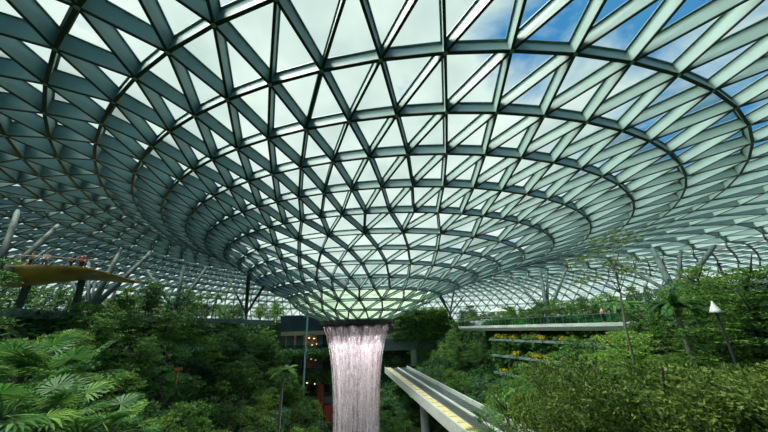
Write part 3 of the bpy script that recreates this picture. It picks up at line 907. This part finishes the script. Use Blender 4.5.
for (px, py, d, L, kinds, n, lb) in (
    (672, 306, 26, 1.9, ('up', 'mid', 'low'), 20, 'tall feather palm with pale trunk in front of the right walkway'),
    (283, 371, 38, 2.2, ('bup', 'bmid', 'mid'), 18, 'feather palm beside the lower left of the waterfall'),
    (352, 300, 100, .2, ('up', 'mid'), 2, None),
    (132, 298, 57, 2.4, ('up', 'mid', 'low'), 14, 'feather palm on the left terrace beside the strut fan'),
    (215, 296, 68, 2.4, ('up', 'mid', 'low'), 14, 'feather palm on the left terrace near the upright strut'),
    (618, 305, 40, 2.4, ('up', 'mid', 'low'), 14, 'feather palm behind the right walkway')):
    if lb is None: continue
    p = at(px, py, d); base = gz(p.x, p.y)
    r = palm('feather_palm', (p.x, p.y, base), max(1, p.z-base), L, kinds, n, False, 'palebark', .3, .14)
    tag(r, lb, 'palm'); USED.append((p.x, p.y, 1.2))

# low growth covering the slopes
def cover():
    n_ = 70000
    X = rng.uniform(-42, 48, n_); Y = rng.uniform(6, 108, n_)
    ok = [i for i in range(n_) if math.hypot(X[i]-14, Y[i]-D0) < 66 and math.hypot(X[i]-VX, (Y[i]-VY)/(1.8 if Y[i] < VY else 3.0)) > 5]
    c = np.array([(X[i], Y[i], gz(X[i], Y[i])+rng.uniform(0, .55)) for i in ok])
    d = rng.normal(size=c.shape); d[:, 2] = np.abs(d[:, 2])*.4
    v = leaf_arrays(c, d, .45+.35*rng.random(len(c)), .6)
    o = bpy.data.objects.new('ground_cover', fol_mesh('ground_cover', v, LEAF['dark'])); C.objects.link(o)
    tag(o, 'low dark leafy growth covering the garden slopes', 'ground cover', kind='stuff')
cover()
# slopes
tries = 0; cnt = 0
CAND = []
for _ in range(9000):
    x = rng.uniform(-56, 66); y = rng.uniform(3, 106)
    s = math.hypot(x-VX, (y-VY)/(1.8 if y < VY else 3.0))
    if s < 4.5: continue
    if math.hypot(x-14, y-D0) > 66: continue
    if not wk_clear(x, y, 3.0): continue
    if math.hypot(x, y) < 9: continue
    dd = math.hypot(x, y)
    if math.hypot(x-dc.x, y-dc.y) < 9 and x < dc.x+4: 
        if rng.random() < .6: continue
    if not bridge_clear(x, y, 2.2) and gz(x, y) > -18.5: continue
    hh = 4.6 if s > 29 else 4.0
    pt = proj((x, y, gz(x, y)+hh)); pb = proj((x, y, gz(x, y)))
    if pt is None or pb is None: continue
    if math.hypot(x-RINGS[0][0], y-D0) < 9.5: continue
    wpx = 1.9*300/dd
    if dd < 48 and pt[1] < 440 and pt[0]+wpx > 320 and pt[0]-wpx < 396: continue
    if dd < 74 and pt[1] < 380 and pt[0]+wpx > 289 and pt[0]-wpx < 330: continue
    if dd < 50 and pt[0]-wpx < 112 and pt[1] < 301: continue
    if 68 < y < 82 and -36 < x < -10: continue
    if 55 < pt[0] < 130 and pt[1] < 302 and dd < 50: continue
    if pt[0] > 560 and pt[1] < 268: continue
    t_ = (Vector((x, y, ZB))-bridge_far).dot(sd)
    if t_ < 0:
        bad = False
        for yy in range(365, 440, 5):
            if pt[1] < yy < pb[1]+40 and pt[0]+wpx > 385+(yy-367)/.783+(yy-360)*.0 and pt[0]-wpx < 400+(yy-358)/.554: bad = True
        if bad: continue
    up = s > (33 if x < 0 else 29)
    r = 2.6 if up else 1.75
    if not free(x, y, r*.62 if not up else r*.75): continue
    USED.append((x, y, r*.62 if not up else r*.75)); CAND.append((x, y, s, up))
print('plants', len(CAND))
for x, y, s, up in CAND:
    dd = math.hypot(x, y); right = x > 0
    u = rng.random()
    p = proj((x, y, gz(x, y)+4))
    if p is None: continue
    if up:
        key = ('round_dark' if u < .35 else 'round_mid' if u < .6 else 'column_dark' if u < .8 else 'layer_mid')
        hmax = 4.2 if x < 0 else 3.9
        if dd > 75 and not right: hmax = 5.0
        sc = hmax/6.5*rng.uniform(.65, 1.15)
    else:
        if u < .2: key = 'round_dark'
        elif u < .4: key = 'round_mid'
        elif u < .5: key = 'round_blue'
        elif u < .62: key = 'round_bright' if dd < 45 else 'round_mid'
        elif u < .75: key = 'layer_mid'
        elif u < .82: key = 'layer_bright'
        elif u < .88: key = 'shrub_dark'
        elif u < .95: key = 'shrub_mid'
        else: key = 'shrub_bright'
        sc = rng.uniform(.55, .95)
        if key.startswith('shrub'): sc = rng.uniform(.8, 1.3)
        if dd < 22: 
            if not key.startswith('shrub'): sc *= .62
        if dd < 16 and not key.startswith('shrub'): key = 'shrub_mid'; sc = 1
    plant(key, x, y, sc)
# climbing plants on the planter wall, yellow flowering shelves
mb_n = 0
wp = wall_path(.45, 0)
for row, (z, zz) in enumerate(((-2.4, 0), (-5.0, 0), (-7.8, 0))):
    seg_ = wall_path(-.7, 0)[6:28]
    mb = MB(); mb.sweep([p+Vector((0, 0, z)) for p in seg_], [(-.5, -.3), (.7, -.3), (.7, 0), (-.5, 0)])
    tag(mb.build('planter_shelf', M['slab']), ('top', 'middle', 'bottom')[row]+' planter shelf on the green wall below the walkway', 'planter')
    for k in range(0, len(seg_)-1):
        q = (seg_[k]+seg_[k+1])/2
        bls = [(rng.uniform(-.9, .9), rng.uniform(-.7, .1), rng.uniform(0, .55), .5, .35) for _ in range(8)]
        if k % 4 != 0:
            v = blobs_to_leaves(bls, 110, .2)
            o = bpy.data.objects.new('flowering_shrub', fol_mesh('flowering_shrub', v, LEAF['yellow' if rng.random() < .7 else 'olive'])); C.objects.link(o)
            o.location = q+Vector((0, 0, z+.05)); tag(o, 'yellow flowering shrub on the '+('top', 'middle', 'bottom')[row]+' shelf of the green wall', 'shrub', 'yellow shrubs on the '+('top', 'middle', 'bottom')[row]+' planter shelf')
        v = blobs_to_leaves([(rng.uniform(-.6, .6), rng.uniform(-.4, .2), -.3-rng.random()*1.1, .6, .6) for _ in range(7)], 90, .32)
        o = bpy.data.objects.new('trailing_plant', fol_mesh('trailing_plant', v, LEAF['dark' if rng.random() < .6 else 'mid'])); C.objects.link(o)
        o.location = q+Vector((0, 0, z+.05)); tag(o, 'green plant trailing from the '+('top', 'middle', 'bottom')[row]+' shelf of the green wall', 'plant', 'trailing plants on the '+('top', 'middle', 'bottom')[row]+' planter shelf')
wp2 = wall_path(.3, 0)
for k in range(84):
    q = wp2[4+int(rng.random()*(len(wp2)-8))]; z = rng.uniform(-11, -1.6)
    v = blobs_to_leaves([(rng.uniform(-.8, .8), rng.uniform(-.7, -.1), rng.uniform(-.6, .5), .8, .6) for _ in range(8)], 75, .34)
    u_ = rng.random()
    o = bpy.data.objects.new('wall_fern', fol_mesh('wall_fern', v, LEAF['dark' if u_ < .4 else 'mid' if u_ < .8 else 'bright'])); C.objects.link(o)
    o.location = q+Vector((0, 0, z)); tag(o, 'leafy fern growing on the green wall '+('high under' if z > -5 else 'far below')+' the walkway', 'plant', 'ferns on the green wall '+('high under' if z > -5 else 'far below')+' the walkway')
# ivy over the portal wall and the building edges
def ivy(x0, x1, y0, y1, Y, n, lm, label, size=.5):
    a, b = gx(x0, y0, Y), gx(x1, y1, Y)
    bl_ = [(rng.uniform(a.x, b.x), Y-rng.random()*.8, rng.uniform(b.z, a.z), 1.0, .8) for _ in range(n)]
    v = blobs_to_leaves(bl_, 30, size)
    o = bpy.data.objects.new('climbing_plant', fol_mesh('climbing_plant', v, LEAF[lm])); C.objects.link(o); tag(o, label, 'climbing plant', kind='stuff')
ivy(417, 452, 338, 436, YP+2, 190, 'mid', 'climbing leaves on the wall right of the tunnel mouth')
ivy(395, 450, 310, 337, YP+2, 260, 'mid', 'climbing leaves above the tunnel mouth')
ivy(392, 440, 334, 341, YP+1.6, 60, 'mid', 'leaves trailing over the tunnel coping')
ivy(281, 345, 352, 360, YB-1, 80, 'dark', 'leaves trailing from the upper balcony of the back building')
ivy(281, 345, 376, 384, YB-1, 80, 'mid', 'leaves trailing from the lower balcony of the back building')
# sparse pale tree in front of the roof at right
def sparse_tree():
    x, y = at_ground(622, 26); z = gz(x, y); root = empty('sparse_tree', (x, y, z))
    tag(root, 'thin leaved pale tree reaching up in front of the roof at right', 'tree')
    mb = MB(); rel = lambda px, py, d=26: tuple(at(px, py, d)-Vector((x, y, z)))
    mb.tube([(0, 0, -.4), rel(626, 330), rel(620, 290), rel(612, 262)], [.08, .07, .05, .03], 7)
    tips = [(585, 262), (578, 272), (596, 248), (612, 243), (625, 250), (636, 262), (604, 256), (590, 280), (640, 276), (618, 268), (574, 262), (600, 270), (630, 242)]
    br_ = []
    for i, (tx, ty) in enumerate(tips):
        st = rel(*((620, 292) if i % 2 else (614, 268))); en = rel(tx, ty, 26+rng.uniform(-1.5, 1.5))
        md = tuple((Vector(st)+Vector(en))/2+Vector((0, 0, .35))); mb.tube([st, md, en], [.035, .025, .01], 4); br_.append(en)
    mb.build('trunk', M['palebark'], root, True)
    bl_ = []
    for e in br_:
        for _ in range(3): bl_.append((e[0]+rng.normal()*.45, e[1]+rng.normal()*.5, e[2]+rng.normal()*.28, .5, .28))
    v = blobs_to_leaves(bl_, 120, .2)
    o = bpy.data.objects.new('foliage', fol_mesh('foliage', v, LEAF['pale'])); C.objects.link(o); o.parent = root
sparse_tree()

# ------------------------------------------------------------------ sky and light
w = bpy.data.worlds.new('sky'); bpy.context.scene.world = w; w.use_nodes = True
n, l = w.node_tree.nodes, w.node_tree.links; n.clear()
out = n.new('ShaderNodeOutputWorld'); bg = n.new('ShaderNodeBackground'); l.new(bg.outputs[0], out.inputs[0])
tc = n.new('ShaderNodeTexCoord'); sep = n.new('ShaderNodeSeparateXYZ'); l.new(tc.outputs['Generated'], sep.inputs[0])
def mth(op, a, b=None, c=None):
    m_ = n.new('ShaderNodeMath'); m_.operation = op
    for i, q in enumerate((a, b, c)):
        if q is None: continue
        if isinstance(q, (int, float)): m_.inputs[i].default_value = q
        else: l.new(q, m_.inputs[i])
    return m_.outputs[0]
zz = mth('ADD', mth('MAXIMUM', sep.outputs[2], 0), .18)
cmb = n.new('ShaderNodeCombineXYZ'); l.new(mth('DIVIDE', sep.outputs[0], zz), cmb.inputs[0]); l.new(mth('DIVIDE', sep.outputs[1], zz), cmb.inputs[1])
n1 = n.new('ShaderNodeTexNoise'); n1.inputs['Scale'].default_value = 1.5; n1.inputs['Detail'].default_value = 8; n1.inputs['Roughness'].default_value = .55; n1.inputs['Distortion'].default_value = .3
l.new(cmb.outputs[0], n1.inputs['Vector'])
n2 = n.new('ShaderNodeTexNoise'); n2.inputs['Scale'].default_value = 3.2; n2.inputs['Detail'].default_value = 6
l.new(cmb.outputs[0], n2.inputs['Vector'])
bd = ray(645, 30).normalized()
dt = n.new('ShaderNodeVectorMath'); dt.operation = 'DOT_PRODUCT'; l.new(tc.outputs['Generated'], dt.inputs[0]); dt.inputs[1].default_value = bd
near = n.new('ShaderNodeMapRange'); near.inputs[1].default_value = .90; near.inputs[2].default_value = .97; near.inputs[3].default_value = 0; near.inputs[4].default_value = .24
l.new(dt.outputs['Value'], near.inputs[0])
cl = n.new('ShaderNodeMapRange'); cl.inputs[1].default_value = .60; cl.inputs[2].default_value = .74
d3 = n.new('ShaderNodeVectorMath'); d3.operation = 'DOT_PRODUCT'; l.new(tc.outputs['Generated'], d3.inputs[0]); d3.inputs[1].default_value = Vector((.45, -.78, .42)).normalized()
nb_ = n.new('ShaderNodeMapRange'); nb_.inputs[1].default_value = .5; nb_.inputs[2].default_value = .9; nb_.inputs[4].default_value = .6
l.new(d3.outputs['Value'], nb_.inputs[0])
l.new(mth('ADD', mth('ADD', n1.outputs['Fac'], near.outputs[0]), nb_.outputs[0]), cl.inputs[0])
cloud = n.new('ShaderNodeValToRGB'); l.new(n2.outputs['Fac'], cloud.inputs[0])
cloud.color_ramp.elements[0].position = .3; cloud.color_ramp.elements[0].color = (.50, .62, .60, 1)
cloud.color_ramp.elements[1].position = .68; cloud.color_ramp.elements[1].color = (.84, .93, .86, 1)
mixc = n.new('ShaderNodeMix'); mixc.data_type = 'RGBA'
l.new(cl.outputs[0], mixc.inputs['Factor']); l.new(cloud.outputs[0], mixc.inputs['A']); mixc.inputs['B'].default_value = (.05, .24, .50, 1)
sd_ = Vector((-.70, -.15, .70)).normalized()
d2 = n.new('ShaderNodeVectorMath'); d2.operation = 'DOT_PRODUCT'; l.new(tc.outputs['Generated'], d2.inputs[0]); d2.inputs[1].default_value = sd_
gl = n.new('ShaderNodeMapRange'); gl.interpolation_type = 'SMOOTHSTEP'; gl.inputs[1].default_value = .87; gl.inputs[2].default_value = 1.0; gl.inputs[3].default_value = .95; gl.inputs[4].default_value = 11.0
l.new(d2.outputs['Value'], gl.inputs[0])
l.new(mixc.outputs['Result'], bg.inputs[0]); l.new(gl.outputs[0], bg.inputs[1])
sun = bpy.data.lights.new('sun', 'SUN'); sun.energy = 6.4; sun.angle = math.radians(14); sun.color = (1, .97, .88)
so = bpy.data.objects.new('sun', sun); C.objects.link(so)
so.rotation_euler = Vector((-.40, .06, .91)).to_track_quat('Z', 'Y').to_euler()

sc = bpy.context.scene
sc.view_settings.view_transform = 'Standard'; sc.view_settings.look = 'None'; sc.view_settings.gamma = 1
sc.view_settings.use_curve_mapping = False; sc.view_settings.exposure = 0.34
sc.cycles.transparent_max_bounces = 24; sc.cycles.max_bounces = 6; sc.cycles.diffuse_bounces = 3
